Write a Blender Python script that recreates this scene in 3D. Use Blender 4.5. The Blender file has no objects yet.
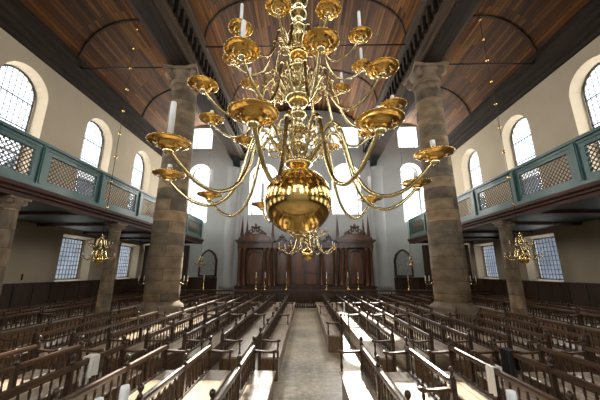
import bpy, bmesh, math, random
from mathutils import Vector, Matrix
from mathutils.geometry import tessellate_polygon
random.seed(7)
PI = math.pi
sc = bpy.context.scene
COL = sc.collection
R = math.radians

# ---------------------------------------------------------------- materials
def nodes(name):
    m = bpy.data.materials.new(name); m.use_nodes = True
    nt = m.node_tree
    return m, nt, nt.nodes, nt.links, nt.nodes['Principled BSDF']

def mat_plain(name, col, rough=.6, metal=0, spec=.5, noise=0, nscale=6, bump=0, coat=0):
    m, nt, N, L, b = nodes(name)
    b.inputs['Base Color'].default_value = (*col, 1)
    b.inputs['Roughness'].default_value = rough
    b.inputs['Metallic'].default_value = metal
    b.inputs['Specular IOR Level'].default_value = spec
    b.inputs['Coat Weight'].default_value = coat
    if noise or bump:
        tc = N.new('ShaderNodeTexCoord'); no = N.new('ShaderNodeTexNoise')
        no.inputs['Scale'].default_value = nscale; no.inputs['Detail'].default_value = 5
        L.new(tc.outputs['Object'], no.inputs['Vector'])
        if noise:
            r = N.new('ShaderNodeValToRGB')
            r.color_ramp.elements[0].position = .3; r.color_ramp.elements[1].position = .7
            r.color_ramp.elements[0].color = (*[c * (1 - noise) for c in col], 1)
            r.color_ramp.elements[1].color = (*[min(1, c * (1 + noise)) for c in col], 1)
            L.new(no.outputs['Fac'], r.inputs[0]); L.new(r.outputs[0], b.inputs['Base Color'])
        if bump:
            bp = N.new('ShaderNodeBump'); bp.inputs['Strength'].default_value = bump
            bp.inputs['Distance'].default_value = .02
            L.new(no.outputs['Fac'], bp.inputs['Height']); L.new(bp.outputs[0], b.inputs['Normal'])
    return m

def mat_wood(name, c1, c2, rough=.4, axis=1, scale=5, spec=.5, coat=0):
    """grain running along the given object axis"""
    m, nt, N, L, b = nodes(name)
    tc = N.new('ShaderNodeTexCoord'); mp = N.new('ShaderNodeMapping')
    s = [scale * 4] * 3; s[axis] = scale * .25
    mp.inputs['Scale'].default_value = s
    no = N.new('ShaderNodeTexNoise'); no.inputs['Scale'].default_value = 1; no.inputs['Detail'].default_value = 6
    r = N.new('ShaderNodeValToRGB')
    r.color_ramp.elements[0].position = .3; r.color_ramp.elements[1].position = .72
    r.color_ramp.elements[0].color = (*c1, 1); r.color_ramp.elements[1].color = (*c2, 1)
    L.new(tc.outputs['Object'], mp.inputs[0]); L.new(mp.outputs[0], no.inputs['Vector'])
    L.new(no.outputs['Fac'], r.inputs[0]); L.new(r.outputs[0], b.inputs['Base Color'])
    b.inputs['Roughness'].default_value = rough
    b.inputs['Specular IOR Level'].default_value = spec
    b.inputs['Coat Weight'].default_value = coat
    return m

def mat_brick(name, cols, mortar, bw, bh, msize=.01, rough=.6, bump=.3, noise=.5, offset=.5, nsc=3):
    """courses or planks laid out in the mesh's UVs (metres)"""
    m, nt, N, L, b = nodes(name)
    uv = N.new('ShaderNodeTexCoord')
    br = N.new('ShaderNodeTexBrick')
    br.inputs['Scale'].default_value = 1; br.inputs['Brick Width'].default_value = bw
    br.inputs['Row Height'].default_value = bh; br.inputs['Mortar Size'].default_value = msize
    br.inputs['Mortar Smooth'].default_value = .3; br.inputs['Bias'].default_value = 0
    br.inputs['Color1'].default_value = (0, 0, 0, 1); br.inputs['Color2'].default_value = (1, 1, 1, 1)
    br.inputs['Mortar'].default_value = (.5, .5, .5, 1); br.offset = offset
    L.new(uv.outputs['UV'], br.inputs['Vector'])
    r = N.new('ShaderNodeValToRGB'); cr = r.color_ramp
    while len(cr.elements) < len(cols): cr.elements.new(.5)
    for i, c in enumerate(cols):
        cr.elements[i].position = i / (len(cols) - 1); cr.elements[i].color = (*c, 1)
    L.new(br.outputs['Color'], r.inputs[0])
    mp = N.new('ShaderNodeMapping'); mp.inputs['Scale'].default_value = (nsc * .3, nsc * 3, 1) if offset != .45 else (1.6, 2.4, 1)
    L.new(uv.outputs['UV'], mp.inputs[0])
    no = N.new('ShaderNodeTexNoise'); no.inputs['Scale'].default_value = 1; no.inputs['Detail'].default_value = 6
    L.new(mp.outputs[0], no.inputs['Vector'])
    mr = N.new('ShaderNodeMapRange'); mr.inputs[3].default_value = 1 - noise; mr.inputs[4].default_value = 1 + noise
    mr.inputs[1].default_value = .3; mr.inputs[2].default_value = .7
    L.new(no.outputs['Fac'], mr.inputs[0])
    mu = N.new('ShaderNodeVectorMath'); mu.operation = 'SCALE'
    L.new(r.outputs[0], mu.inputs[0]); L.new(mr.outputs[0], mu.inputs['Scale'])
    mx = N.new('ShaderNodeMix'); mx.data_type = 'RGBA'
    L.new(br.outputs['Fac'], mx.inputs[0]); L.new(mu.outputs[0], mx.inputs[6])
    mx.inputs[7].default_value = (*mortar, 1)
    L.new(mx.outputs[2], b.inputs['Base Color'])
    bp = N.new('ShaderNodeBump'); bp.inputs['Strength'].default_value = bump; bp.inputs['Distance'].default_value = .02
    bp.invert = True
    L.new(br.outputs['Fac'], bp.inputs['Height']); L.new(bp.outputs[0], b.inputs['Normal'])
    b.inputs['Roughness'].default_value = rough
    return m

M = {}
M['brass'] = mat_plain('brass', (.68, .57, .32), .17, 1, noise=.10, nscale=9)
M['brass_gold'] = mat_plain('polished_golden_brass', (.92, .58, .18), .13, 1, noise=.12, nscale=12)
M['brass_ball'] = mat_plain('mirror_brass', (.90, .62, .22), .13, 1, noise=.08, nscale=4)
M['wax'] = mat_plain('candle_wax', (.80, .82, .84), .5)
M['iron'] = mat_plain('dark_iron', (.03, .03, .032), .5, .6)
M['lead'] = mat_plain('window_lead', (.035, .045, .06), .6)
M['frame'] = mat_plain('window_frame_paint', (.05, .06, .07), .5)
M['bench'] = mat_wood('bench_oak', (.020, .010, .005), (.085, .043, .020), .36, 2, 5)
M['benchr'] = mat_wood('bench_rail_oak', (.030, .014, .006), (.115, .056, .024), .36, 1, 5)
M['seat'] = mat_wood('worn_seat_oak', (.26, .19, .125), (.56, .46, .34), .26, 1, 4, .9)
M['seatbox'] = mat_wood('seat_box_oak', (.075, .040, .018), (.20, .115, .055), .4, 1, 4)
M['ark'] = mat_wood('ark_rosewood', (.026, .012, .007), (.11, .048, .026), .28, 2, 2)
M['arkp'] = mat_wood('ark_panel_rosewood', (.07, .028, .014), (.20, .085, .042), .26, 2, 2)
M['panel'] = mat_wood('wainscot_oak', (.022, .011, .006), (.062, .031, .015), .45, 2, 1.2)
M['beam'] = mat_wood('beam_wood', (.026, .017, .010), (.080, .052, .031), .5, 1, 2)
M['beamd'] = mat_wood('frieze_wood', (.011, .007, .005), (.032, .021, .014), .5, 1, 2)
M['galbeam'] = mat_wood('gallery_beam_wood', (.026, .010, .007), (.075, .028, .017), .6, 1, 2)
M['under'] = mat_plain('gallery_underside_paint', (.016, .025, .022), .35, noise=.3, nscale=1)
M['teal'] = mat_plain('teal_paint', (.020, .078, .072), .4, noise=.15, nscale=3)
M['lattice'] = mat_plain('lattice_wood', (.10, .075, .045), .5)
M['plaster'] = mat_plain('cream_plaster', (.38, .32, .235), .85, noise=.06, nscale=.6)
M['farwall'] = mat_plain('pale_grey_plaster', (.50, .52, .52), .8, noise=.06, nscale=.6)
M['reveal'] = M['plaster']
M['cloth'] = mat_plain('white_cloth', (.75, .72, .66), .9)
M['darkcloth'] = mat_plain('black_cloth', (.008, .008, .009), .9)
M['board'] = mat_plain('memorial_board', (.30, .32, .31), .5, noise=.3, nscale=5)
M['stone'] = mat_brick('sandstone_blocks', [(.085, .066, .045), (.25, .18, .11), (.12, .10, .075), (.30, .205, .115), (.095, .08, .06), (.20, .155, .10)],
                       (.08, .065, .05), 2.3, .50, .010, .8, .5, .4, offset=.45)
M['stonep'] = mat_plain('plain_sandstone', (.20, .15, .105), .8, noise=.3, nscale=3, bump=.4)
M['plank'] = mat_brick('vault_planks', [(.034, .011, .002), (.14, .052, .009), (.055, .019, .003), (.20, .082, .016), (.040, .014, .003)],
                       (.016, .007, .003), 5.0, .19, .012, .42, .5, .35, nsc=2)
M['floor'] = mat_brick('sanded_boards', [(.29, .26, .20), (.35, .31, .24), (.32, .285, .225)], (.20, .17, .13), 4, .35, .008, .42, .2, .22, nsc=2)

M['house'] = mat_plain('blue_grey_render', (.13, .15, .19), .9, noise=.3, nscale=.8)
M['outer'] = mat_plain('outer_brick', (.06, .06, .065), .9, noise=.3, nscale=1)
M['roof'] = mat_plain('slate_roof', (.12, .14, .16), .8)
for k_, ro, sp in (('plank', .62, .22), ('beam', .7, .2), ('beamd', .75, .15), ('stone', .9, .15), ('stonep', .9, .15), ('under', .6, .25), ('galbeam', .65, .25), ('plaster', .9, .2), ('farwall', .9, .2)):
    b_ = M[k_].node_tree.nodes['Principled BSDF']; b_.inputs['Roughness'].default_value = ro; b_.inputs['Specular IOR Level'].default_value = sp
def mat_floor():
    m, nt, N, L, b = nodes('sanded_floor')
    tc = N.new('ShaderNodeTexCoord')
    n1 = N.new('ShaderNodeTexNoise'); n1.inputs['Scale'].default_value = 8; n1.inputs['Detail'].default_value = 8; n1.inputs['Roughness'].default_value = .7
    n2 = N.new('ShaderNodeTexNoise'); n2.inputs['Scale'].default_value = .7; n2.inputs['Detail'].default_value = 3
    L.new(tc.outputs['Object'], n1.inputs['Vector']); L.new(tc.outputs['Object'], n2.inputs['Vector'])
    r = N.new('ShaderNodeValToRGB'); r.color_ramp.elements[0].position = .40; r.color_ramp.elements[1].position = .62
    r.color_ramp.elements[0].color = (.17, .14, .095, 1); r.color_ramp.elements[1].color = (.64, .54, .36, 1)
    ad = N.new('ShaderNodeMath'); ad.operation = 'MULTIPLY_ADD'; ad.inputs[1].default_value = .4; 
    L.new(n2.outputs['Fac'], ad.inputs[0])
    mu = N.new('ShaderNodeMath'); mu.operation = 'MULTIPLY'; mu.inputs[1].default_value = .6
    L.new(n1.outputs['Fac'], mu.inputs[0]); L.new(mu.outputs[0], ad.inputs[2])
    L.new(ad.outputs[0], r.inputs[0]); L.new(r.outputs[0], b.inputs['Base Color'])
    rr = N.new('ShaderNodeMapRange'); rr.inputs[1].default_value = .35; rr.inputs[2].default_value = .65
    rr.inputs[3].default_value = .28; rr.inputs[4].default_value = .55
    L.new(n1.outputs['Fac'], rr.inputs[0]); L.new(rr.outputs[0], b.inputs['Roughness'])
    bp = N.new('ShaderNodeBump'); bp.inputs['Strength'].default_value = .25; bp.inputs['Distance'].default_value = .01
    L.new(n1.outputs['Fac'], bp.inputs['Height']); L.new(bp.outputs[0], b.inputs['Normal'])
    return m
M['floor'] = mat_floor()

def mat_glass():
    m = bpy.data.materials.new('old_window_glass'); m.use_nodes = True
    N = m.node_tree.nodes; L = m.node_tree.links; N.clear()
    o = N.new('ShaderNodeOutputMaterial'); mx = N.new('ShaderNodeMixShader')
    t = N.new('ShaderNodeBsdfTransparent'); g = N.new('ShaderNodeBsdfGlossy')
    t.inputs[0].default_value = (.97, .985, 1, 1)
    g.inputs['Roughness'].default_value = .08; mx.inputs[0].default_value = .06
    L.new(t.outputs[0], mx.inputs[1]); L.new(g.outputs[0], mx.inputs[2]); L.new(mx.outputs[0], o.inputs[0])
    return m
M['glass'] = mat_glass()

# ---------------------------------------------------------------- mesh building
class MB:
    def __init__(s): s.bm = bmesh.new(); s.uv = s.bm.loops.layers.uv.new('UVMap')
    def box(s, x0, x1, y0, y1, z0, z1, M4=None):
        v = [s.bm.verts.new(p) for p in ((x0,y0,z0),(x1,y0,z0),(x1,y1,z0),(x0,y1,z0),(x0,y0,z1),(x1,y0,z1),(x1,y1,z1),(x0,y1,z1))]
        if M4 is not None:
            for q in v: q.co = M4 @ q.co
        for f in ((3,2,1,0),(4,5,6,7),(0,1,5,4),(1,2,6,5),(2,3,7,6),(3,0,4,7)): s.bm.faces.new([v[i] for i in f])
        return s
    def lathe(s, prof, seg=16, c=(0,0,0), smooth=True, uv=False):
        rings = []
        for r, z in prof:
            if r < 1e-5: rings.append([s.bm.verts.new((c[0], c[1], c[2] + z))])
            else: rings.append([s.bm.verts.new((c[0] + r*math.cos(2*PI*k/seg), c[1] + r*math.sin(2*PI*k/seg), c[2] + z)) for k in range(seg)])
        for i in range(len(rings) - 1):
            a, b = rings[i], rings[i+1]
            for k in range(seg):
                k2 = (k+1) % seg
                if len(a) == 1 and len(b) == 1: continue
                if len(a) == 1: vs = [a[0], b[k2], b[k]]
                elif len(b) == 1: vs = [a[k], a[k2], b[0]]
                else: vs = [a[k], a[k2], b[k2], b[k]]
                f = s.bm.faces.new(vs); f.smooth = smooth
                if uv and len(vs) == 4:
                    rr = 1.4
                    us = [(k*2*PI*.7/seg, prof[i][1]), ((k+1)*2*PI*.7/seg, prof[i][1]), ((k+1)*2*PI*.7/seg, prof[i+1][1]), (k*2*PI*.7/seg, prof[i+1][1])]
                    for lp, u in zip(f.loops, us): lp[s.uv].uv = u
        for ring, rev in ((rings[0], True), (rings[-1], False)):
            if len(ring) > 2:
                s.bm.faces.new(list(reversed(ring)) if rev else ring)
        return s
    def tube(s, pts, rad, seg=6, closed=False):
        pts = [Vector(p) for p in pts]; n = len(pts)
        if not isinstance(rad, (list, tuple)): rad = [rad]*n
        rings = []; up = None
        for i, p in enumerate(pts):
            a = pts[(i-1) % n] if (closed or i) else p; b = pts[(i+1) % n] if (closed or i < n-1) else p
            t = (b - a).normalized()
            if up is None:
                up = Vector((0,0,1)) if abs(t.z) < .9 else Vector((1,0,0))
            u = (up - t*up.dot(t)).normalized(); w = t.cross(u); up = u
            rings.append([s.bm.verts.new(p + (u*math.cos(2*PI*k/seg) + w*math.sin(2*PI*k/seg))*rad[i]) for k in range(seg)])
        for i in range(n if closed else n-1):
            a, b = rings[i], rings[(i+1) % n]
            for k in range(seg):
                f = s.bm.faces.new([a[k], a[(k+1)%seg], b[(k+1)%seg], b[k]]); f.smooth = True
        if not closed:
            s.bm.faces.new(list(reversed(rings[0]))); s.bm.faces.new(rings[-1])
        return s
    def prism(s, prof, y0, y1, axis='y', smooth=False, close=True):
        """closed profile (a,b) extruded; axis y: (x,z) profile; axis x: (y,z); axis z: (x,y)"""
        def P(a, b, t): return {'y': (a, t, b), 'x': (t, a, b), 'z': (a, b, t)}[axis]
        A = [s.bm.verts.new(P(a, b, y0)) for a, b in prof]; B = [s.bm.verts.new(P(a, b, y1)) for a, b in prof]
        n = len(prof)
        for i in range(n if close else n-1):
            f = s.bm.faces.new([A[i], A[(i+1)%n], B[(i+1)%n], B[i]]); f.smooth = smooth
        if close:
            s.bm.faces.new(list(reversed(A))); s.bm.faces.new(B)
        return s
    def mesh(s, name, mat, bevel=0, recalc=True):
        if recalc: bmesh.ops.recalc_face_normals(s.bm, faces=s.bm.faces)
        if bevel:
            bmesh.ops.bevel(s.bm, geom=[e for e in s.bm.edges if len(e.link_faces) == 2 and e.calc_face_angle(0) > .6], offset=bevel, segments=1, affect='EDGES')
        me = bpy.data.meshes.new(name); s.bm.to_mesh(me); s.bm.free()
        me.materials.append(mat)
        return me
    def build(s, name, mat, parent=None, **k):
        return link(name, s.mesh(name, mat, **k), parent)

def link(name, me, parent=None, loc=(0,0,0), rz=0):
    o = bpy.data.objects.new(name, me); COL.objects.link(o)
    o.location = loc; o.rotation_euler = (0,0,rz)
    if parent: o.parent = parent
    return o
def tag(o, label, cat, group=None, kind=None):
    o['label'] = label; o['category'] = cat
    if group: o['group'] = group
    if kind: o['kind'] = kind
    return o
def empty(name, loc=(0,0,0), rz=0): return link(name, None, None, loc, rz)
def struct(o, label, cat='room'):
    return tag(o, label, cat, kind='structure')
def copy_tree(o, parent=None):
    c = o.copy(); COL.objects.link(c)
    if parent: c.parent = parent
    for ch in list(o.children): copy_tree(ch, c)
    return c
def cr(pts, n=5):
    """Catmull-Rom smoothing"""
    P = [Vector(p) for p in pts]; P = [P[0]*2 - P[1]] + P + [P[-1]*2 - P[-2]]; out = []
    for i in range(1, len(P) - 2):
        a, b, c, d = P[i-1:i+3]
        for k in range(n):
            t = k/n
            out.append(.5*((2*b) + (c-a)*t + (2*a-5*b+4*c-d)*t*t + (3*b-a-3*c+d)*t**3))
    out.append(P[-2]); return out

# ---------------------------------------------------------------- the room
W, YF, YB = 12.3, 24.5, -13.0
ZC = 11.95                 # underside of the wall cornice
WD = .62                   # wall thickness

def outline(c, z0, z1, w, arch, n=14):
    h = w/2
    if not arch: return [(c-h, z0), (c+h, z0), (c+h, z1), (c-h, z1)]
    zc = z1 - h
    return [(c-h, z0), (c+h, z0)] + [(c + h*math.cos(PI*k/n), zc + h*math.sin(PI*k/n)) for k in range(n+1)]

def wall(name, label, mp, s0, s1, zt, wins, mat, toppoly=None):
    m = MB(); bm = m.bm
    rect = toppoly or [(s0, 0), (s1, 0), (s1, zt), (s0, zt)]
    for d in (0, WD):
        polys = [rect] + [outline(c, z0 - (.12 if d == 0 else 0), z1 + (.14 if d == 0 else 0), w + (.34 if d == 0 else 0), a) for (c, z0, z1, w, a) in wins]
        flat = [p for q in polys for p in q]
        tr = tessellate_polygon([[Vector((a, b, 0)) for a, b in q] for q in polys])
        vs = [bm.verts.new(mp(a, b, d)) for a, b in flat]
        for t in tr:
            try: bm.faces.new([vs[i] for i in t])
            except ValueError: pass
    for (c, z0, z1, w, a) in wins:
        A = [bm.verts.new(mp(p, q, 0)) for p, q in outline(c, z0-.12, z1+.14, w+.34, a)]
        B = [bm.verts.new(mp(p, q, WD)) for p, q in outline(c, z0, z1, w, a)]
        for i in range(len(A)):
            j = (i+1) % len(A); f = bm.faces.new([A[i], A[j], B[j], B[i]])
    o = m.build(name, mat, recalc=True)
    return struct(o, label, 'wall')

WN = [0]
def window(mp, win, label, power, col, kind='lead', sky=True, rot=None):
    c, z0, z1, w, arch = win; WN[0] += 1
    root = empty('window_%d' % WN[0], mp(c, z0, WD))
    inv = Vector(mp(c, z0, WD))
    def L(a, b, d): return Vector(mp(a, b, d)) - inv
    fr = MB(); d0 = WD - .10
    ol = outline(c, z0, z1, w - .06, arch)
    fr.tube([L(a, b, d0) for a, b in ol], .05, 4, closed=True)
    h = w/2
    def top(s): return z1 if not arch else (z1 - h + math.sqrt(max(0, h*h - (s-c)**2)))
    if kind == 'grid':
        stp, zst, r, thick = .21, .24, .021, 0
    else:
        stp, zst, r, thick = (.24 if kind == 'lead' else .55), (.27 if kind == 'lead' else .62), .017 if kind == 'lead' else .010, 1
    mu = MB()
    n = int(w/stp)
    for k in range(1, n+1):
        s = c - h + k*w/(n+1)
        mu.tube([L(s, z0, d0), L(s, top(s), d0)], r, 4)
    nz = int((z1-z0)/zst)
    for k in range(1, nz+1):
        z = z0 + k*(z1-z0)/(nz+1); hw = h
        if arch and z > z1-h: hw = math.sqrt(max(0, h*h - (z-z1+h)**2))
        mu.tube([L(c-hw, z, d0), L(c+hw, z, d0)], r, 4)
    if thick:
        nb = max(1, int((z1-z0)/1.35))
        for k in range(1, nb+1):
            z = z0 + k*(z1-z0)/(nb+1); hw = h
            if arch and z > z1-h: hw = math.sqrt(max(0, h*h - (z-z1+h)**2))
            fr.tube([L(c-hw, z, d0-.02), L(c+hw, z, d0-.02)], .032 if kind == 'lead' else .016, 4)
    fr.build('window_frame', M['frame'], root)
    mu.build('glazing_bars', M['lead'], root)
    g = MB(); bm = g.bm
    f = bm.faces.new([bm.verts.new(L(a, b, WD-.04)) for a, b in outline(c, z0, z1, w, arch)])
    g.build('glass_pane', M['glass'], root)
    struct(root, label, 'window')
    # daylight arriving at the window from the sky outside
    if power:
        la = bpy.data.lights.new('window_daylight', 'AREA'); la.shape = 'RECTANGLE'
        la.size = w + .3; la.size_y = z1 - z0 + .3
        la.energy = power * la.size * la.size_y; la.color = col
        lo = bpy.data.objects.new('window_daylight', la); COL.objects.link(lo)
        p = Vector(mp(c, (z0+z1)/2, WD + .06)); q = Vector(mp(c, (z0+z1)/2, 0))
        lo.location = p; lo.rotation_euler = (q-p).to_track_quat('-Z', 'Y').to_euler()
        # keep the lamp's height axis vertical
        lo.rotation_euler = (q-p).to_track_quat('-Z', 'Y').to_euler()

mpR = lambda s, z, d: (W + d, s, z)
mpL = lambda s, z, d: (-W - d, s, z)
mpF = lambda s, z, d: (s, YF + d, z)
mpB = lambda s, z, d: (s, YB - d, z)
YW = [20.2, 15.5, 10.8, 6.1, 1.4, -3.3, -8.0]
upper = [(y, 6.2, 11.15, 1.9, True) for y in YW]
lower = [(y-.1, 2.0, 4.1, 1.85, False) for y in YW]
FU = [(-9.55, 13.6, 15.4, 1.5, False), (-3.7, 13.6, 15.4, 2.2, False), (0, 13.6, 15.4, 2.0, False), (3.7, 13.6, 15.4, 2.2, False), (9.55, 13.6, 15.4, 1.5, False)]
FL = [(-9.55, 6.6, 11.8, 1.6, True), (-3.7, 7.3, 11.8, 2.2, True), (3.7, 7.3, 11.8, 2.2, True), (9.55, 6.6, 11.8, 1.6, True)]

# vault outlines (x, z)
def sgp(v, e): return math.copysign(abs(v)**e, v)
def nave_vault(n=28): return [(-5.4*sgp(math.cos(PI*k/n), .75), 14.1 + 3.3*sgp(max(0, math.sin(PI*k/n)), .75)) for k in range(n+1)]
def aisle_vault(sg, n=24): return [(sg*(9.45 - 2.6*math.cos(PI*k/n)), 13.0 + 2.8*math.sin(PI*k/n)) for k in range(n+1)]

wall('wall_right', 'cream plaster side wall on the right with arched windows above the gallery', mpR, YB, YF, 13.4, upper + lower, M['plaster'])
wall('wall_left', 'cream plaster side wall on the left with arched windows above the gallery', mpL, YB, YF, 13.4, upper + lower, M['plaster'])
wall('wall_far', 'pale grey end wall behind the carved ark with two rows of windows', mpF, -W, W, 18.2, FU + FL, M['farwall'])
wall('wall_back', 'plaster end wall behind the viewer with tall windows', mpB, -W, W, 18.2, FU + FL, M['farwall'])

CW = (1.0, .97, .92)
WU, WL, WF = 34, 9, 75
ordn = ['farthest', 'second from the far end', 'third from the far end', 'fourth from the far end', 'fifth from the far end', 'sixth from the far end', 'last behind the viewer']
for sg, mp, sd in ((-1, mpL, 'left'), (1, mpR, 'right')):
    for i in range(7):
        window(mp, upper[i], 'arched leaded upper window in the %s wall, %s' % (sd, ordn[i]), WU, CW)
        window(mp, lower[i], 'square barred window under the %s gallery, %s' % (sd, ordn[i]), WL, CW, 'grid')
nm = ['left aisle', 'left of the ark', 'centre, above the ark', 'right of the ark', 'right aisle']
for i, w_ in enumerate(FU): window(mpF, w_, 'small square high window in the far wall, %s' % nm[i], WF, (1, .94, .86), 'big')
nm = ['left aisle', 'above ark left tower', 'above ark right tower', 'right aisle']
for i, w_ in enumerate(FL): window(mpF, w_, 'tall bright arched window in the far wall, %s' % nm[i], WF, (1, .94, .86), 'big')
for i, w_ in enumerate(FU): window(mpB, w_, 'square high window in the end wall behind the viewer, number %s from the left' % ('one','two','three','four','five')[i], WU*1.3, CW, 'big')
for i, w_ in enumerate(FL): window(mpB, w_, 'arched window in the end wall behind the viewer, number %s from the left' % ('one','two','three','four')[i], WU*1.3, CW, 'big')

# the low buildings around the courtyard, seen dimly through the lower windows
for sg, sd in ((-1, 'left'), (1, 'right')):
    root = empty('courtyard_building', (sg*21, 5, 0)); tag(root, 'low grey brick courtyard building outside the %s windows' % sd, 'building')
    m = MB(); m.box(-2, 2, -24, 15.5, -.2, 7.2); m.build('wall', M['outer'], root)
    m = MB(); m.prism([(-2.3, 7.2), (2.3, 7.2), (0, 9.0)], -24, 15.5); m.build('roof', M['roof'], root)
    tall = empty('taller_house', (sg*22, 34, 0)); tag(tall, 'tall blue grey house beyond the %s windows' % sd, 'building')
    m = MB(); m.box(-2.5, 2.5, -13, 20, -.2, 10.2); m.build('wall', M['house'], tall)
    m = MB(); m.prism([(-2.8, 10.2), (2.8, 10.2), (0, 12.2)], -13, 20); m.build('roof', M['roof'], tall)
    for k in range(7):
        m = MB(); m.box(-.06, .06, -.6, .6, 0, 2.0); o = m.build('window', M['frame'], root); o.location = (-sg*2.03, -20+k*5, 2.2)
# floor
m = MB(); m.box(-W-.6, W+.6, YB-.6, YF+.6, -.2, 0)
struct(m.build('floor', M['floor']), 'sand strewn pale wooden floor of the hall and central aisle', 'floor')

# ceiling vaults: thick shells, planks laid along the room in UVs
def vault(name, prof, label):
    m = MB(); bm = m.bm; n = len(prof); ln = [0]
    for i in range(1, n): ln.append(ln[-1] + math.hypot(prof[i][0]-prof[i-1][0], prof[i][1]-prof[i-1][1]))
    A = [bm.verts.new((x, YB-.3, z)) for x, z in prof]; B = [bm.verts.new((x, YF+.3, z)) for x, z in prof]
    for i in range(n-1):
        f = bm.faces.new([A[i], A[i+1], B[i+1], B[i]]); f.smooth = True
        for lp, u in zip(f.loops, ((0, ln[i]), (0, ln[i+1]), (YF-YB, ln[i+1]), (YF-YB, ln[i]))): lp[m.uv].uv = u
    A = [bm.verts.new((x, YB-.3, z+.25)) for x, z in prof]; B = [bm.verts.new((x, YF+.3, z+.25)) for x, z in prof]
    for i in range(n-1): bm.faces.new([A[i], A[i+1], B[i+1], B[i]])
    o = m.build(name, M['plank'], recalc=False)
    return struct(o, label, 'ceiling')
cl = vault('ceiling', nave_vault(), 'brown planked barrel vault over the central nave')
vault('ceiling', aisle_vault(-1), 'brown planked barrel vault over the left aisle')
vault('ceiling', aisle_vault(1), 'brown planked barrel vault over the right aisle')
TN = [0]
def trim(m, label, mat, root=None, **k):
    TN[0] += 1
    return struct(m.build('trim_%d' % TN[0], mat, **k), label, 'trim')
# ribs across the vaults and iron ties
for prof, nmv in ((nave_vault(20), 'nave'), (aisle_vault(-1, 16), 'left aisle'), (aisle_vault(1, 16), 'right aisle')):
    for yy, pl in ((YF-.15, 'against the far wall'), (18.8, 'beyond the columns'), (12.7, 'level with the columns'), (6.8, 'before the columns'), (1, 'above the viewer'), (-5, 'behind the viewer')):
        m = MB()
        cx = sum(p[0] for p in prof)/len(prof); 
        for i in range(len(prof)-1):
            (x0, z0), (x1, z1) = prof[i], prof[i+1]
            def inn(x, z):
                v = Vector((x-cx, z-13.2)); v = v*(1 - .05/max(v.length, .1)); return cx+v.x, 13.2+v.y
            a, b = inn(x0, z0), inn(x1, z1)
            y0, y1 = yy-.06, yy+.06
            vs = [m.bm.verts.new(p) for p in ((x0,y0,z0),(x1,y0,z1),(b[0],y0,b[1]),(a[0],y0,a[1]),(x0,y1,z0),(x1,y1,z1),(b[0],y1,b[1]),(a[0],y1,a[1]))]
            for f in ((0,1,2,3),(7,6,5,4),(3,2,6,7)): m.bm.faces.new([vs[q] for q in f])
        trim(m, 'thin arched wooden rib of the %s vault %s' % (nmv, pl), M['beam'])
for yy, pl in ((12.7, 'between the columns'), (8.8, 'nearer than the columns')):
    m = MB(); m.tube([(-5.3, yy, 14.0), (5.3, yy, 14.0)], .035, 6)
    trim(m, 'iron tie bar across the nave %s' % pl, M['iron'])
for sg, sd in ((-1, 'left'), (1, 'right')):
    m = MB(); m.tube([(sg*6.5, 12.7, 12.75), (sg*11.9, 12.7, 12.75)], .04, 6)
    trim(m, 'iron tie bar from %s column to the wall' % sd, M['iron'])

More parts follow.
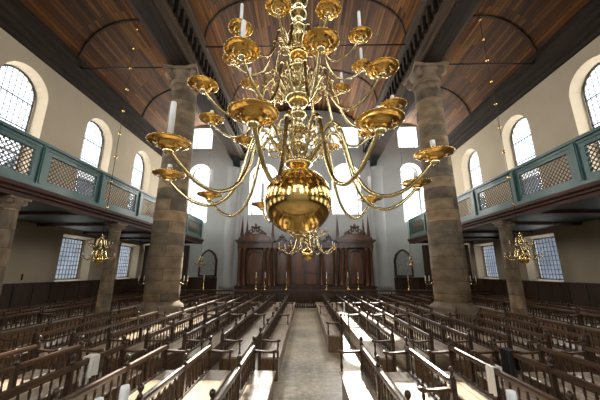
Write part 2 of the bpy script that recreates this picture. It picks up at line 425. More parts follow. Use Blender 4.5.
# great beams over the columns, wall cornices
for sg, sd in ((-1, 'left'), (1, 'right')):
    pr = [(5.62, 12.3), (6.72, 12.3), (6.72, 12.62), (6.84, 12.66), (6.84, 12.85), (7.0, 12.92), (7.0, 13.15), (6.7, 13.3), (6.7, 14.4), (5.6, 14.4), (5.3, 14.35), (5.2, 14.2), (5.2, 14.05), (5.32, 13.95), (5.34, 13.78), (5.56, 13.7), (5.56, 12.72), (5.5, 12.66), (5.5, 12.55), (5.62, 12.48)]
    m = MB(); m.prism([(sg*a, b) for a, b in pr], YB, YF+.1)
    trim(m, 'heavy moulded timber beam carried by the %s column' % sd, M['beam'])
    m = MB()
    y = YB + .3
    while y < YF - .2:
        m.box(min(sg*5.36, sg*5.60), max(sg*5.36, sg*5.60), y, y+.2, 12.95, 13.72); y += .52
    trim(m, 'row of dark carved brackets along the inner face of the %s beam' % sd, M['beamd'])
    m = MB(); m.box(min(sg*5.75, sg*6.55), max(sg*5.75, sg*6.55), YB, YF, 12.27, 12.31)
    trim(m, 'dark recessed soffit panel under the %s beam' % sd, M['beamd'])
    pr = [(12.32, 11.95), (12.18, 11.95), (12.14, 12.12), (12.0, 12.2), (11.98, 12.42), (11.84, 12.5), (11.8, 12.72), (11.62, 12.82), (11.6, 13.02), (11.8, 13.1), (11.9, 13.35), (12.32, 13.4)]
    m = MB(); m.prism([(sg*a, b) for a, b in pr], YB, YF+.1)
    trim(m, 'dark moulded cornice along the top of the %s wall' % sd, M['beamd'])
    # corbel and engaged pilaster at the far wall
    m = MB(); m.prism([(24.5, 12.3), (24.5, 11.5), (24.35, 11.55), (24.15, 11.85), (23.9, 12.0), (23.6, 12.3)], min(sg*5.9, sg*6.5), max(sg*5.9, sg*6.5), 'x')
    trim(m, 'grey blue bracket under the far end of the %s beam' % sd, M['under'])
    m = MB(); m.lathe([(.62, 1.0), (.62, 1.3), (.5, 1.4), (.48, 10.9), (.56, 11.0), (.5, 11.1), (.62, 11.35), (.62, 11.5)], 20, (sg*6.5, 24.55, 0))
    trim(m, 'pale round engaged pilaster on the far wall, %s of the ark' % sd, M['farwall'])
    m = MB(); m.box(min(sg*5.75, sg*7.35), max(sg*5.75, sg*7.35), 24.38, 24.6, 0, 12.2)
    trim(m, 'flat pale pilaster strip behind the %s engaged pilaster' % sd, M['farwall'])
    # wainscot
    m = MB(); x0, x1 = sorted((sg*12.18, sg*12.32)); m.box(x0, x1, YB, YF, 0, 1.82)
    xa, xb = sorted((sg*12.10, sg*12.32)); m.box(xa, xb, YB, YF, 1.80, 1.90)
    y = YB
    while y < YF: xc, xd = sorted((sg*12.15, sg*12.2)); m.box(xc, xd, y, y+.09, 0, 1.8); y += .9
    trim(m, 'dark wooden wall panelling along the %s wall' % sd, M['panel'])
    m = MB(); x0, x1 = sorted((sg*7.3, sg*12.2)); m.box(x0, x1, YF-.14, YF, 0, 1.82); m.box(x0, x1, YF-.2, YF, 1.8, 1.9)
    for k in range(6):
        xx = x0 + k*.95; m.box(xx, xx+.09, YF-.17, YF-.1, 0, 1.8)
    trim(m, 'dark wooden wall panelling on the far wall, %s side' % sd, M['panel'])

# ---------------------------------------------------------------- galleries
POSTS = [-10.4, -7.8, -5.2, -2.6, 0, 2.7, 5.35, 7.95, 10.5, 13.15, 15.95, 18.8, 21.6]
GX = 8.0
def lattice(w, h):
    """diagonal lattice filling w x h, thin crossed laths in the y-z plane"""
    m = MB(); st = .15; n = int((w+h)/st)+1
    for dd in (0, 1):
        for k in range(1, n):
            c = k*st
            # line y+z=c clipped
            pts = []
            y0 = max(0, c-h); y1 = min(w, c)
            if y1 - y0 < .02: continue
            a = (y0, c-y0); b = (y1, c-y1)
            if dd: a = (w-a[0], a[1]); b = (w-b[0], b[1])
            x = .008 if dd else -.008
            m.tube([(x, a[0]-w/2, a[1]), (x, b[0]-w/2, b[1])], .017, 4)
    return m.mesh('lattice', M['lattice'])
LM = {}
for sg, sd in ((-1, 'left'), (1, 'right')):
    g = empty('gallery', (sg*GX, 0, 4.4))
    tag(g, 'long %s side gallery floor on a dark brown moulded beam over small stone columns' % sd, 'gallery')
    def bx(m, a, b, *r):
        x0, x1 = sorted((sg*a, sg*b)); return m.box(x0, x1, *r)
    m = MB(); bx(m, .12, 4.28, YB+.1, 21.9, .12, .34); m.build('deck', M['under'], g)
    for y in POSTS:
        m = MB(); bx(m, .3, 4.28, y-.42, y-.12, -.0, .14); m.build('cross_beam', M['galbeam'], g)
    m = MB()
    pr = [(.3, .0), (-.06, .0), (-.06, .11), (-.13, .14), (-.13, .2), (-.2, .25), (-.2, .36), (.3, .36)]
    m.prism([(sg*a, b) for a, b in pr], YB+.1, 21.95)
    m.build('front_beam', M['galbeam'], g)
    b = empty('gallery_balustrade', (sg*GX, 0, 4.76))
    tag(b, 'teal painted %s gallery balustrade with lattice panels' % sd, 'railing')
    m = MB(); bx(m, -.10, .10, YB, 21.7, 0, .14); m.build('bottom_rail', M['teal'], b)
    m = MB(); bx(m, -.12, .12, YB, 21.72, 1.34, 1.43); bx(m, -.07, .07, YB, 21.7, 1.24, 1.35); m.build('hand_rail', M['teal'], b)
    for i, y in enumerate(POSTS):
        m = MB(); m.box(-.09, .09, -.09, .09, .13, 1.34); m.box(-.11, .11, -.05, .05, .16, 1.3)
        o = m.build('post', M['teal'], b); o.location = (0, y, 0)
        if i < len(POSTS)-1:
            w = POSTS[i+1]-y-.18
            m = MB()
            m.box(-.05, .05, -w/2, -w/2+.19, .14, 1.25); m.box(-.05, .05, w/2-.19, w/2, .14, 1.25)
            m.box(-.05, .05, -w/2+.19, w/2-.19, .14, .30); m.box(-.05, .05, -w/2+.19, w/2-.19, 1.12, 1.25)
            fr = m.build('panel_frame', M['teal'], b); fr.location = (0, y + .09 + w/2, 0)
            key = round(w, 2)
            if key not in LM: LM[key] = lattice(w-.38, .82)
            link('lattice', LM[key], fr, (0, 0, .30))
    # gallery end towards the far wall
    e = empty('gallery_end_partition', (sg*10.1, 21.75, 0))
    tag(e, 'dark wooden partition closing the %s gallery end near the far wall' % sd, 'partition')
    m = MB(); m.box(-1.3 if sg > 0 else -2.1, 2.1 if sg > 0 else 1.3, 0, .12, 0, 4.3); m.build('lower_boarding', M['panel'], e)
    m = MB(); m.box(-2.1, 2.1, 0, .1, 4.85, 6.1)
    for k in range(5): m.box(-2.1 + k*1.0, -2.0 + k*1.0, -.03, .12, 4.8, 6.18)
    m.box(-2.12, 2.12, -.06, .16, 6.1, 6.2)
    m.build('upper_railing', M['teal'], e)

# ---------------------------------------------------------------- columns
def volutes(m, r, z, s):
    for a in (45, 135, 225, 315):
        ca, sa = math.cos(R(a)), math.sin(R(a))
        T = Matrix.Translation((ca*r*1.28, sa*r*1.28, z)) @ Matrix.Rotation(R(a), 4, 'Z') @ Matrix.Rotation(PI/2, 4, 'X')
        seg = 14
        # disc volute: two stepped discs on the diagonal
        for rr, hh in ((s, .09*s/.2), (s*.6, .12*s/.2), (s*.25, .15*s/.2)):
            A = [m.bm.verts.new(T @ Vector((rr*math.cos(2*PI*k/seg), rr*math.sin(2*PI*k/seg), -hh))) for k in range(seg)]
            B = [m.bm.verts.new(T @ Vector((rr*math.cos(2*PI*k/seg), rr*math.sin(2*PI*k/seg), hh))) for k in range(seg)]
            for k in range(seg): m.bm.faces.new([A[k], A[(k+1)%seg], B[(k+1)%seg], B[k]])
            m.bm.faces.new(A[::-1]); m.bm.faces.new(B)
def column(x, y, h, r0, r1, label, big=True):
    root = empty('stone_column', (x, y, 0)); tag(root, label, 'column')
    s = r0/.7
    m = MB()
    p = 1.02*s
    if big:
        m.box(-p, p, -p, p, 0, .42); m.box(-p*.95, p*.95, -p*.95, p*.95, .42, .50)
        m.lathe([(.98*s, .5), (1.0*s, .58), (.98*s, .70), (.88*s, .76), (.85*s, .84), (.9*s, .92), (.87*s, 1.02), (.76*s, 1.08), (r0, 1.18)], 32)
        zb = 1.15
    else:
        m.box(-p, p, -p, p, 0, .3); m.lathe([(p*.95, .3), (p, .36), (p*.95, .44), (p*.8, .5), (p*.85, .56), (r0, .62)], 20); zb = .6
    m.build('base', M['stonep'], root)
    m = MB(); prof = []
    hc = .75*s
    n = 24
    for k in range(n+1):
        t = k/n; prof.append((r0 + (r1-r0)*(t**1.5), zb + (h-hc-zb)*t))
    m.lathe(prof, 32, uv=True); m.build('shaft', M['stone'], root)
    m = MB(); z = h-hc
    m.lathe([(r1, z-.02), (r1*1.1, z+.02), (r1*1.1, z+.08*s), (r1*1.0, z+.12*s), (r1*1.05, z+.3*s), (r1*1.3, z+.48*s), (r1*1.3, z+.56*s)], 28)
    m.lathe([(r1*1.1, z-.14*s), (r1*1.13, z-.1*s), (r1*1.1, z-.06*s)], 28)
    a = r1*1.42
    m.prism([(a,a),(a*.3,a*.86),(-a*.3,a*.86),(-a,a),(-a*.86,a*.3),(-a*.86,-a*.3),(-a,-a),(-a*.3,-a*.86),(a*.3,-a*.86),(a,-a),(a*.86,-a*.3),(a*.86,a*.3)], h-.17*s, h, 'z')
    volutes(m, r1, z+.38*s, .24*s)
    m.build('capital', M['stonep'], root)
    return root
column(-6.15, 12.7, 12.28, .71, .59, 'massive banded sandstone column on the left carrying the ceiling')
column(6.15, 12.7, 12.28, .71, .59, 'massive banded sandstone column on the right carrying the ceiling')
for x, y, lb in ((-8.2, 12.1, 'small stone column under left gallery, behind the massive left column'), (-8.2, 7.55, 'small stone column under the left gallery at the left picture edge'),
                 (8.2, 11.8, 'small stone column under right gallery, right of the massive column'), (8.2, 7.2, 'small stone column under the right gallery nearer than the view'),
                 (-8.2, 17.0, 'small stone column under left gallery hidden behind the massive one'), (8.2, 17.0, 'small stone column under right gallery beyond the massive one')):
    column(x, y, 4.39, .255, .215, lb, False)

# ---------------------------------------------------------------- benches
BM = {}
def turned(r, z0, z1, seg=8):
    h = z1-z0
    P = [(.75,0),(.75,.08),(.5,.1),(.9,.16),(1,.24),(.8,.34),(.5,.46),(.42,.5),(.8,.53),(.42,.56),(.5,.62),(.75,.74),(.85,.82),(.5,.9),(.75,.92),(.75,1)]
    return MB().lathe([(r*a, z0+h*b) for a, b in P], seg)
BM['baluster'] = turned(.025, .53, .89).mesh('baluster', M['bench'])
BM['arm_post'] = turned(.030, .49, .83).mesh('arm_post', M['bench'])
m = MB(); m.box(-.035, .035, -.035, .035, 0, .98)
m.lathe([(.034, .98), (.036, 1.0), (.018, 1.02), (.016, 1.035), (.034, 1.06), (.038, 1.085), (.028, 1.115), (.0, 1.13)], 10)
BM['post'] = m.mesh('post', M['bench'])
m = MB()
m.prism([(.02,.81),(.02,.87),(-.1,.865),(-.25,.85),(-.36,.85),(-.43,.875),(-.47,.87),(-.475,.83),(-.43,.81),(-.25,.815),(-.1,.825)], -.035, .035)
BM['arm'] = m.mesh('armrest', M['benchr'], bevel=.006)
m = MB(); m.box(-.41, -.03, -.015, .015, 0, .455)
BM['end'] = m.mesh('end_panel', M['seatbox'])
def long_meshes(L):
    k = round(L, 2)
    if k in BM: return BM[k]
    h = L/2; d = {}
    m = MB(); m.prism([(-.03,.89),(-.035,.93),(-.03,.965),(0,.975),(.03,.965),(.035,.93),(.03,.89)], -h, h); d['top_rail'] = (m.mesh('top_rail', M['benchr']), )
    m = MB(); m.box(-.022, .022, -h, h, .475, .54); d['lower_rail'] = (m.mesh('lower_rail', M['bench']), )
    m = MB(); m.prism([(-.455,.462),(-.46,.48),(-.45,.498),(-.03,.50),(-.03,.458)], -h-.0, h); d['seat'] = (m.mesh('seat', M['seat']), )
    m = MB(); m.box(-.415, -.39, -h+.02, h-.02, 0, .458); m.box(-.03, -.005, -h+.02, h-.02, 0, .475)
    d['seat_box'] = (m.mesh('seat_box', M['seatbox']), )
    BM[k] = d; return d
proto = {}
def bench(x, side, y0, y1, label, arms=(True, True)):
    """x back line (positive), side +1 right / -1 left, facing the central aisle"""
    L = round(y1-y0, 2); key = (L, arms if side > 0 else arms[::-1])
    if key not in proto:
        root = empty('wooden_bench')
        for n_, (me,) in long_meshes(L).items(): link(n_, me, root)
        nb = max(1, round(L/1.33)); a = L/nb
        for i in range(nb+1): link('post', BM['post'], root, (0, -L/2 + i*a, 0))
        nn = 7 if a > 1 else 5
        for i in range(nb):
            for q in range(nn): link('baluster', BM['baluster'], root, (0, -L/2 + i*a + (q+1)*a/(nn+1), 0))
        for e, s in zip(key[1], (-1, 1)):
            link('end_panel', BM['end'], root, (0, s*(L/2-.035), 0))
            if e:
                link('armrest', BM['arm'], root, (0, s*(L/2), 0)); link('arm_post', BM['arm_post'], root, (-.41, s*(L/2), 0))
        proto[key] = root; o = root
    else: o = copy_tree(proto[key])
    o.location = (side*x, (y0+y1)/2, 0); o.rotation_euler = (0, 0, 0 if side > 0 else PI)
    return tag(o, label, 'bench', 'slatted wooden benches facing the central aisle')
ROWS = [1.08 + .88*i for i in range(8)] + [9.9, 10.78, 11.66]
rn = ['first', 'second', 'third', 'fourth', 'fifth', 'sixth', 'seventh', 'eighth', 'ninth', 'tenth', 'wall-side eleventh']
bn = ['nearest the viewer', 'just past the cross passage', 'middle of its row', 'farthest, near the ark rail']
for side, sd in ((-1, 'left'), (1, 'right')):
    for i, x in enumerate(ROWS):
        spans = [(2.25, 6.25), (7.15, 11.15), (11.25, 15.2), (15.3, 19.1)]
        if side > 0 and i == 0: spans = [(2.25, 6.25), (9.5, 13.9), (14.0, 19.1)]
        if side > 0 and i == 1: spans[0] = (4.4, 6.2)
        if side < 0 and i == 1: spans[0] = (3.72, 6.25)
        for (a, b) in spans:
            if 4.9 < x < 7.3 and b > 11.2 and a < 13.9: continue       # the column stands there
            if 7.9 < x < 8.95: continue
            lab = bn[0] if a < 7 else bn[3] if b > 19 else (bn[1] if a < 10 else bn[2])
            bench(x, side, a, b, 'dark wooden bench, %s side, %s row out, %s' % (sd, rn[i], lab))

# ---------------------------------------------------------------- chandeliers
def pan_mesh(r, seg=20):
    P = [(0,-.36),(.07,-.36),(.11,-.30),(.10,-.26),(.20,-.25),(.38,-.22),(.50,-.14),(.57,-.04),(.59,.0),(.66,.0),(.68,.04),(.85,.05),(.98,.07),(1.05,.11),(1.06,.15),(1.0,.15),(.85,.10),(.6,.06),(.3,.02),(.16,.05),(0,.05)]
    return MB().lathe([(a*r, b*r) for a, b in P], seg).mesh('drip_pan', M['brass_gold'])
def socket_mesh(r, seg=12):
    P = [(.16,.04),(.20,.1),(.13,.16),(.12,.24),(.22,.30),(.22,.34),(.15,.38),(.17,.60),(.20,.66),(.20,.70),(0,.70)]
    return MB().lathe([(a*r, b*r) for a, b in P], seg).mesh('socket', M['brass'])
def candle_mesh(r, h):
    return MB().lathe([(0,0),(r,0),(r*.95,h*.9),(r*.85,h),(r*.2,h+.004),(0,h+.003)], 10).mesh('candle', M['wax'])
def arm_mesh(Rr, s, tr, seg=7):
    P = [(.07,.20),(.17,.26),(.27,.40),(.35,.56),(.44,.62),(.53,.53),(.60,.28),(.67,.0),(.80,-.23),(.98,-.32),(1.16,-.28),(1.31,-.17),(1.40,-.08)]
    k = Rr/1.44
    pts = cr([(0, -a*k if a > .1 else -a*k, b*s) for a, b in P] + [(0, -Rr, -.04*s)], 4)
    m = MB(); n = len(pts)
    m.tube(pts, [tr*(1.15 - .3*i/n) for i in range(n)], seg)
    # scrolls curling from the arm
    def spiral(cy, cz, r, a0, turns, dirn, t):
        q = []
        N_ = int(14*turns)
        for i in range(N_+1):
            u = i/N_; a = a0 + dirn*u*turns*2*PI; rr = r*(1-.72*u)
            q.append((0, -(cy + rr*math.cos(a)), cz + rr*math.sin(a)))
        m.tube(q, t, 5)
    spiral(.30*k, .46*s, .15*k, PI*.35, 1.3, -1, tr*.6)
    spiral(.20*k, .62*s, .12*k, PI*1.4, 1.2, 1, tr*.55)
    m.lathe([(0,-.02*s),(tr*1.2,-.01*s),(tr*1.8,.03*s),(tr*1.2,.05*s),(0,.055*s)], 10, (0, -.53*k, .50*s))
    m.lathe([(0,-.09*s),(tr*1.5,-.08*s),(tr*2.1,-.055*s),(tr*1.3,-.03*s),(tr*1.6,0)], 10, (0, -Rr, 0))
    return m.mesh('arm', M['brass'])
def chandelier(name, loc, label, tiers, ball_z, ball_r, stem, chain_top, s=1, hook=None, group=None, cand=None, seg=20, stemseg=20):
    """tiers: (z, R, n, phase, pan_r, tube_r, scale); loc z = 0 level"""
    root = empty(name, loc); tag(root, label, 'chandelier', group)
    n = 24
    P = [(ball_r*math.sin(PI*k/n), ball_z - ball_r*math.cos(PI*k/n)) for k in range(n+1)]
    P[0] = (0, ball_z-ball_r); P[-1] = (0, ball_z+ball_r)
    MB().lathe(P, 48 if s == 1 else 20).build('ball', M['brass_ball'], root)
    zb = ball_z - ball_r
    MB().lathe([(0,zb-.10*s),(.012*s,zb-.095*s),(.025*s,zb-.08*s),(.012*s,zb-.06*s),(.03*s,zb-.045*s),(.05*s,zb-.02*s),(.06*s,zb+.01*s),(0,zb+.02*s)], 14).build('finial', M['brass'], root)
    MB().lathe(stem, stemseg).build('stem', M['brass'], root)
    for ti, (z, Rr, na, ph, pr_, tr, sc_) in enumerate(tiers):
        am = arm_mesh(Rr, sc_, tr); pm = pan_mesh(pr_, seg); sm = socket_mesh(pr_*.85)
        for k in range(na):
            a = link('arm', am, root, (0, 0, z), R(ph + 360/na*k))
            p = link('drip_pan', pm, a, (0, -Rr, 0)); link('socket', sm, a, (0, -Rr, 0))
            h = cand(ti, k) if cand else .2*sc_
            if h > 0: link('candle', candle_mesh(pr_*.15, h), a, (0, -Rr, pr_*.85*.68))
        zc = z + .2*sc_
        MB().lathe([(0,zc-.06*s),(.09*s,zc-.05*s),(.12*s,zc-.02*s),(.12*s,zc+.03*s),(.09*s,zc+.06*s),(0,zc+.07*s)], stemseg).build('arm_collar', M['brass_gold'], root)
    # suspension rod with beads
    zt = stem[-1][1]
    m = MB(); m.tube([(0,0,zt-.02), (0,0,chain_top)], .022 if s == 1 else .010, 6); m.build('suspension_rod', M['iron'], root)
    if hook:
        z = zt + hook
        while z < chain_top - .1:
            MB().lathe([(0,-.06),(.025,-.05),(.042,-.025),(.05,0),(.042,.025),(.025,.05),(0,.06)], 10, (0,0,z)).build('bead', M['brass_gold'], root); z += hook
    return root

def baluster_stem(z0, z1, rmax, knobs):
    P = [(.03, z0)]; n = len(knobs)
    dz = (z1-z0)/n
    for i, k in enumerate(knobs):
        z = z0 + i*dz
        P += [(rmax*.30, z+dz*.04), (rmax*.55*k, z+dz*.10), (rmax*.50*k, z+dz*.16), (rmax*.28, z+dz*.22), (rmax*.45*k, z+dz*.32), (rmax*.85*k, z+dz*.44),
              (rmax*k, z+dz*.56), (rmax*.85*k, z+dz*.68), (rmax*.45*k, z+dz*.78), (rmax*.26, z+dz*.86), (rmax*.42*k, z+dz*.93), (rmax*.30, z+dz*.98)]
    P.append((.02, z1)); return P
# candle heights on the great chandelier, by tier and arm
C1 = {0: .03, 1: .035, 2: .06, 3: .06, 4: .28, 5: .06, 6: .28, 7: .30, 8: .04, 9: .30}
C2 = {0: .03, 1: .03, 2: .06, 3: .22, 4: .22, 5: .22, 6: .22, 7: .05, 8: .03, 9: .25}
C3 = {0: .03, 1: .05, 2: .28, 3: .22, 4: .22, 5: .2, 6: .2, 7: .22, 8: .05, 9: .28}
zbig = 3.17
def cnd(t, k): return (C1, C2, C3)[t].get(k, .1)
chandelier('brass_chandelier', (-.12, 3.15, 0), 'huge many-armed polished brass chandelier with a mirror ball, hanging nearest the viewer',
           [(3.42, 1.44, 10, -11, .165, .021, 1.0), (4.28, 1.13, 10, 11, .150, .018, .80), (5.0, .835, 10, -13, .125, .015, .62)],
           3.175, .385, baluster_stem(3.5, 6.1, .125, [1.3, .9, 1.1, .8, 1.3, .9, 1.1, .8, 1.25, .8, 1.0, 1.1]), 17.7, cand=cnd, seg=28)
side_t = [(.0, .48, 8, 10, .07, .017, .36), (.40, .33, 8, 32, .06, .013, .29)]
for sg, sd, y in ((-1, 'left', 9.7), (1, 'right', 9.45)):
    chandelier('brass_chandelier', (sg*7.0, y, 2.88), 'small brass chandelier on a beaded rod in the %s aisle' % sd, side_t, -.1, .15,
               baluster_stem(.0, .75, .06, [1, .9, 1]), 12.1 if sg < 0 else 12.1, s=.4, hook=.95, seg=14, stemseg=12)
chandelier('brass_chandelier', (.05, 10.2, 3.25), 'middle-distance brass chandelier seen directly under the big mirror ball',
           [(-.05, 1.0, 8, 12, .11, .021, .62), (.5, .66, 8, 34, .09, .017, .5)], -.28, .2, baluster_stem(-.1, 1.3, .1, [1.1, 1, .9, 1]), 14.4, s=.7, seg=16)
for sg, sd in ((-1, 'left'), (1, 'right')):
    chandelier('brass_chandelier', (sg*8.05, 22.3, 2.95), 'small brass chandelier before the arched board at the far wall, %s side' % sd,
               [(0, .42, 6, 10, .07, .012, .34), (.35, .28, 6, 40, .06, .01, .27)], -.12, .13, baluster_stem(0, .8, .07, [1, .9, 1]), 15.3, s=.45, hook=1.2, seg=12, stemseg=10)

# ---------------------------------------------------------------- sconces
def sconce(x, y, z, rz, label):
    root = empty('wall_sconce', (x, y, z), rz); tag(root, label, 'sconce')
    m = MB()
    T = Matrix.Rotation(PI/2, 4, 'X')
    m.box(-.04, .04, -.03, 0, -.12, .12); m.build('back_plate', M['brass'], root)
    for s in (-1, 1):
        m = MB(); m.tube(cr([(0,-.03,0),(s*.04,-.12,-.09),(s*.12,-.22,-.10),(s*.19,-.25,-.03),(s*.2,-.25,.03)], 4), .012, 6)
        a = m.build('arm', M['brass'], root)
        link('drip_pan', pan_mesh(.07, 12), a, (s*.2, -.25, .05)); link('candle', candle_mesh(.016, .2), a, (s*.2, -.25, .055))
for sg, sd in ((-1, 'left'), (1, 'right')):
    sconce(sg*(6.15-.72), 12.7, 1.95, -sg*PI/2, 'two-candle brass sconce on the nave side of the %s massive column' % sd)
    sconce(sg*(6.15+.72), 12.7, 1.95, sg*PI/2, 'two-candle brass sconce on the aisle side of the %s massive column' % sd)
for x, y, rz, lb in ((-12.3, 12.6, -PI/2, 'small brass sconce on the left wall between two windows'), (12.3, 12.5, PI/2, 'small brass sconce on the right wall between two windows')):
    sconce(x, y, 2.15, rz, lb)

# ---------------------------------------------------------------- the ark
ark = empty('ark_cabinet', (0, 23.0, 0))
tag(ark, 'wide carved dark wooden ark with columns, pediments and obelisks against the far wall', 'ark')
m = MB(); m.box(-5.5, 5.5, .1, 1.45, 0, 1.15); m.box(-5.55, 5.55, .05, 1.45, 1.15, 1.27)
for k in range(12): m.box(-5.35+k*.92, -4.7+k*.92, .06, .12, .2, 1.05)
m.build('base', M['ark'], ark)
def ark_col(x, z0, z1, r):
    MB().lathe([(r*1.35, z0), (r*1.35, z0+.08), (r*1.05, z0+.16), (r, z0+.22), (r*.86, z1-.3), (r*1.05, z1-.28), (r*.95, z1-.22), (r*1.35, z1-.05), (r*1.35, z1)], 14, (x, .12, 0)).build('column', M['arkp'], ark)
def obelisk(x, z0, z1):
    m = MB(); m.box(x-.13, x+.13, 0, .26, z0, z0+.22)
    w = .13; T = [m.bm.verts.new((x+a*w, .13+b*w, z0+.3)) for a, b in ((-1,-1),(1,-1),(1,1),(-1,1))]; t = m.bm.verts.new((x, .13, z1-.06))
    for i in range(4): m.bm.faces.new([T[i], T[(i+1)%4], t])
    m.bm.faces.new(T[::-1])
    m.lathe([(0,z0+.2),(.06,z0+.22),(.09,z0+.27),(.05,z0+.31),(0,z0+.32)], 10, (x,.13,0))
    m.lathe([(0,z1-.1),(.03,z1-.07),(.035,z1-.04),(0,z1)], 8, (x,.13,0))
    m.build('obelisk', M['ark'], ark)
def crest(cx, z0, w, h):
    m = MB()
    for s in (-1, 1):
        for (dx, dz, r) in ((.92, .08, .12), (.70, .16, .16), (.44, .26, .2), (.2, .42, .2), (.30, .62, .12)):
            q = [(cx + s*w*(dx + r*.9*math.cos(a)*(1-a/9)), .15, z0 + h*(dz + r*1.2*math.sin(a)*(1-a/9))) for a in [i*.5 for i in range(15)]]
            m.tube(q, .065*w, 6)
        m.box(min(cx, cx+s*w), max(cx, cx+s*w), .08, .22, z0-.05, z0+h*.12)
    m.lathe([(0,z0+h*.5),(w*.14,z0+h*.55),(w*.17,z0+h*.7),(w*.1,z0+h*.8),(w*.14,z0+h*.85),(w*.05,z0+h*.95),(0,z0+h)], 10, (cx,.15,0))
    m.build('carved_crest', M['ark'], ark)
def door_panel(x0, x1, z0, z1, arch=True):
    m = MB(); m.box(x0, x1, .42, .5, z0, z1)
    d = m.build('door', M['arkp'], ark)
    m = MB(); b = .1
    m.box(x0, x0+b, .36, .44, z0, z1); m.box(x1-b, x1, .36, .44, z0, z1); m.box(x0, x1, .36, .44, z0, z0+b); m.box(x0, x1, .36, .44, z1-b, z1)
    zm = z0+(z1-z0)*.32; m.box(x0, x1, .36, .44, zm, zm+b*.8)
    c = (x0+x1)/2; rr = (x1-x0)/2-b
    m.tube([(c+rr*math.cos(PI*k/10), .4, z1-b-rr*.9+rr*.8*math.sin(PI*k/10)) for k in range(11)], .05, 6)
    m.build('door_moulding', M['ark'], d)
for s in (-1, 1):
    x0, x1 = sorted((s*2.66, s*5.42))
    m = MB(); m.box(x0, x1, .5, 1.4, 1.27, 4.2); m.build('tower_body', M['ark'], ark)
    for x in (2.84, 3.24, 4.86, 5.24): ark_col(s*x, 1.27, 4.2, .12)
    door_panel(min(s*3.44, s*4.66), max(s*3.44, s*4.66), 1.35, 4.1)
    m = MB(); m.box(x0-.02, x1+.02, -.05, 1.4, 4.2, 4.32); m.box(x0, x1, 0, 1.4, 4.32, 4.62); m.box(x0-.12, x1+.12, -.12, 1.4, 4.62, 4.72); m.box(x0-.2, x1+.2, -.2, 1.4, 4.72, 4.84)
    for k in range(14): m.box(x0+.05+k*.2, x0+.13+k*.2, -.06, 0, 4.5, 4.62)
    m.build('entablature', M['ark'], ark)
    c = s*4.04; n = 16
    arc = lambda r, z: [(c - r*math.cos(PI*k/n), 4.84 + z*math.sin(PI*k/n)) for k in range(n+1)]
    m = MB(); m.prism(arc(1.35, .48), -.12, .5); m.build('curved_pediment', M['ark'], ark)
    m = MB(); m.prism(arc(1.1, .36), -.16, -.1); m.build('pediment_field', M['arkp'], ark)
    crest(c, 5.2, .85, 1.05)
    obelisk(s*2.62, 4.84, 7.1); obelisk(s*5.12, 4.84, 7.15); obelisk(s*4.72, 4.84, 6.8)
    # lower wing between tower and centre
    x0, x1 = sorted((s*1.12, s*2.62))
    m = MB(); m.box(x0, x1, .65, 1.4, 1.27, 4.2); m.build('wing_body', M['ark'], ark)
    ark_col(s*1.28, 1.27, 4.2, .12); ark_col(s*2.42, 1.27, 4.2, .10)
    door_panel(min(s*1.5, s*2.22), max(s*1.5, s*2.22), 1.35, 4.0)
    m = MB(); m.box(x0, x1, .05, 1.4, 4.2, 4.5); m.box(x0, x1, -.05, 1.4, 4.5, 4.6); m.build('entablature', M['ark'], ark)
    crest(s*1.88, 4.6, .5, .75)
m = MB(); m.box(-1.12, 1.12, .5, 1.4, 1.27, 4.5); m.build('centre_body', M['ark'], ark)
door_panel(-.95, 0, 1.35, 4.1); door_panel(0, .95, 1.35, 4.1)
m = MB(); m.box(-1.2, 1.2, -.05, 1.4, 4.2, 4.7); m.box(-1.3, 1.3, -.15, 1.4, 4.7, 4.85); m.build('entablature', M['ark'], ark)
m = MB(); m.prism([(-1.25*math.cos(PI*k/14), 4.85+.7*math.sin(PI*k/14)) for k in range(15)], -.1, .5); m.build('curved_pediment', M['ark'], ark)
crest(0, 5.5, .6, .9)

# rail in front of the ark, with a gate at the aisle
for x0, x1, sd in ((-11.9, -1.0, 'left'), (1.0, 11.9, 'right')):
    rail = empty('ark_railing', (x0, 19.55, 0)); tag(rail, 'dark wooden paneled railing before the ark, %s of the aisle gate' % sd, 'railing'); x1 -= x0; x0 = 0
    m = MB(); m.box(x0, x1, -.05, .05, 0, .9)
    n = int((x1-x0)/.8)
    for k in range(n):
        a = x0+.1+k*(x1-x0)/n; m.box(a, a+.6, -.07, .07, .15, .75)
    m.build('railing_panel', M['panel'], rail)
    MB().box(x0, x1, -.14, .14, 1.1, 1.2).build('hand_rail', M['bench'], rail); MB().box(x0, x1, -.08, .08, .9, .96).build('lower_rail', M['bench'], rail)
    sp = MB().lathe([(.018,.95),(.03,1.0),(.016,1.05),(.018,1.11)], 6).mesh('spindle', M['bench']); n = 60
    for k in range(n): link('spindle', sp, rail, (x0+.08+k*(x1-x0-.1)/n, 0, 0))
gate = empty('aisle_gate', (0, 19.55, 0)); tag(gate, 'dark double gate of turned bars closing the end of the central aisle', 'gate')
for s in (-1, 1):
    m = MB(); m.box(min(0, s*.93)+.01, max(0, s*.93)-.01, -.04, .04, 1.06, 1.16); m.box(min(0, s*.93)+.01, max(0, s*.93)-.01, -.04, .04, .08, .2); m.box(s*.93-.05, s*.93+.05, -.05, .05, 0, 1.22)
    lf = m.build('gate_leaf', M['bench'], gate)
    for k in range(6):
        o = MB().lathe([(.02,.2),(.032,.3),(.02,.42),(.016,.62),(.026,.66),(.016,.7),(.03,.9),(.018,1.06)], 8).build('bar', M['bench'], lf); o.location = (s*(.08+k*.145), 0, 0)
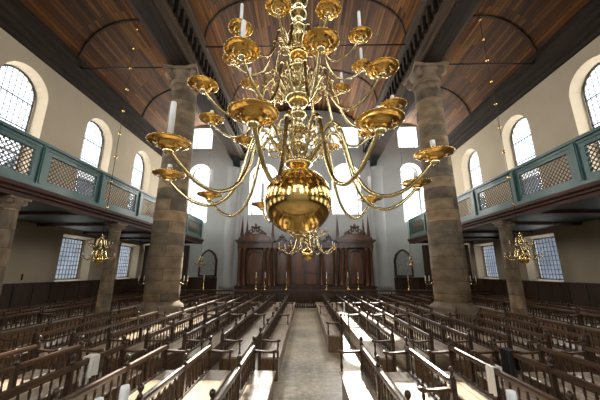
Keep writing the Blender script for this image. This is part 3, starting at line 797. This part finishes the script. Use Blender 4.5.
# tall brass candlesticks standing on the rail
def candlestick(x, y, z, h, label, ch=.35, group='brass candlesticks on the ark railing', r=1):
    root = empty('brass_candlestick', (x, y, z)); tag(root, label, 'candlestick', group)
    P = [(0,0),(.10,0),(.10,.02),(.05,.06),(.025,.1),(.04,.16),(.02,.24),(.018,h*.5),(.035,h*.55),(.018,h*.62),(.02,h*.85),(.05,h*.93),(.075,h*.97),(.03,h*.98),(.03,h),(0,h)]
    MB().lathe([(a*r, b) for a, b in P], 14).build('stand', M['brass_gold'], root)
    link('candle', candle_mesh(.024*r, ch), root, (0, 0, h))
for x, lb in ((-3.27, 'outermost on the left'), (-2.67, 'second from left'), (-1.25, 'left of the gate'), (1.4, 'right of the gate'), (2.8, 'second from right'), (3.47, 'outermost on the right')):
    candlestick(x, 19.55, 1.2, .78, 'tall brass candlestick with candle on the ark railing, %s' % lb)
candlestick(-6.75, 19.55, 1.2, .6, 'brass candlestick on the ark railing beside the left pilaster')
candlestick(6.75, 19.55, 1.2, .6, 'brass candlestick on the ark railing beside the right pilaster')

# arched memorial boards on the far wall
for sg, sd in ((-1, 'left'), (1, 'right')):
    root = empty('arched_board', (sg*8.15, YF-.02, 1.95)); tag(root, 'dark framed arched board on far wall, %s of the ark' % sd, 'board')
    def ogive(w, h): return [(-w, 0), (w, 0), (w, h*.6), (w*.75, h*.82), (w*.35, h*.95), (0, h), (-w*.35, h*.95), (-w*.75, h*.82), (-w, h*.6)]
    m = MB(); m.prism(ogive(.76, 2.25), -.16, 0); m.build('frame', M['panel'], root)
    m = MB(); m.prism([(a, b+.12) for a, b in ogive(.60, 1.95)], -.20, -.15); m.build('board_face', M['board'], root)

# reading platform rail just below the picture edge, its candles rise into view
pr_ = empty('platform_rail', (0, 1.95, 0)); tag(pr_, 'dark wooden rail of the reading platform at the bottom picture edge', 'railing')
m = MB(); m.box(-2.2, 2.2, -.06, .06, 1.34, 1.42); m.build('hand_rail', M['benchr'], pr_)
for x in (-2.15, -1.4, -.7, 0, .7, 1.4, 2.15):
    o = MB().lathe([(.05,0),(.05,.2),(.03,.3),(.05,.6),(.025,.9),(.04,1.15),(.03,1.25),(.05,1.3),(.05,1.35)], 10).build('baluster', M['bench'], pr_); o.location = (x, 0, 0)
for x, ch, lb in ((-1.15, .17, 'thick white candle at the bottom edge, left, taller one'), (-1.30, .10, 'thick white candle at the bottom edge, left, shorter one'), (1.18, .155, 'thick white candle at the bottom edge, right side')):
    root = empty('candle', (x, 1.95, 1.42)); tag(root, lb, 'candle')
    MB().lathe([(0,0),(.05,0),(.05,.015),(.03,.03),(.03,.12),(.045,.14),(0,.14)], 14).build('holder', M['brass'], root)
    link('wax', candle_mesh(.028, ch), root, (0, 0, .13))
# white cloths and a coat left on the benches
def drape(x, y, w, z0, z1, label, mat, name='cloth', rz=0):
    m = MB(); n = 10; pr = []
    for i in range(n+1):
        t = i/n; pr.append((-w/2+w*t, .03*math.sin(t*9)+.012*math.sin(t*23)))
    th = .012
    prof = [(a, b) for a, b in pr] + [(a, b+th) for a, b in reversed(pr)]
    m.prism([(a, b+.045) for a, b in prof], z0, z1, 'z')
    m.prism([(a, -b-.045) for a, b in prof], z0+.12, z1, 'z')
    m.box(-w/2, w/2, -.075, .075, z1-.005, z1+.012)
    o = m.build(name, mat); o.location = (x, y, 0); o.rotation_euler = (0, 0, PI/2+rz); tag(o, label, 'cloth'); return o
drape(-3.72, 5.35, .2, .55, .982, 'white cloth hung over a left bench back near the passage', M['cloth'])
drape(2.355, 4.25, .16, .10, .512, 'white cloth hanging over a right bench seat edge near the viewer', M['cloth'])
drape(2.84, 4.9, .13, .6, .982, 'narrow pale cloth hung over the third right bench back', M['cloth'])
drape(3.72, 5.85, .28, .55, .982, 'black garment hung over the fourth right bench back at the passage', M['darkcloth'], 'garment')
root = empty('candle', (1.72, 13.6, .50)); tag(root, 'white candle on a small tray on the second right bench seat', 'candle')
MB().lathe([(0,0),(.12,0),(.14,.03),(.12,.02),(0,.015)], 16).build('tray', M['wax'], root); link('wax', candle_mesh(.035, .5), root, (0,0,.015))

# ---------------------------------------------------------------- light
su = bpy.data.lights.new('sun', 'SUN'); su.energy = 16; su.angle = R(.6); su.color = (1, .93, .80)
so = bpy.data.objects.new('sun', su); COL.objects.link(so)
d = Vector((-.10, -1, -.69)).normalized(); so.rotation_euler = d.to_track_quat('-Z', 'Y').to_euler()
w = bpy.data.worlds.new('sky'); sc.world = w; w.use_nodes = True
bg = w.node_tree.nodes['Background']; bg.inputs[0].default_value = (.88, .94, 1, 1); bg.inputs[1].default_value = 2.0

# ---------------------------------------------------------------- camera
cam = bpy.data.cameras.new('camera'); co = bpy.data.objects.new('camera', cam); COL.objects.link(co); sc.camera = co
cam.sensor_fit = 'HORIZONTAL'; cam.sensor_width = 36; cam.lens = 285/600*36; cam.clip_start = .05; cam.clip_end = 200
co.location = (-.05, 0, 2.4); co.rotation_euler = (R(90+14.0), 0, math.atan(4.5/285))
sc.view_settings.view_transform = 'Standard'; sc.view_settings.look = 'None'
sc.view_settings.gamma = 1; sc.view_settings.exposure = .35; sc.view_settings.use_curve_mapping = False
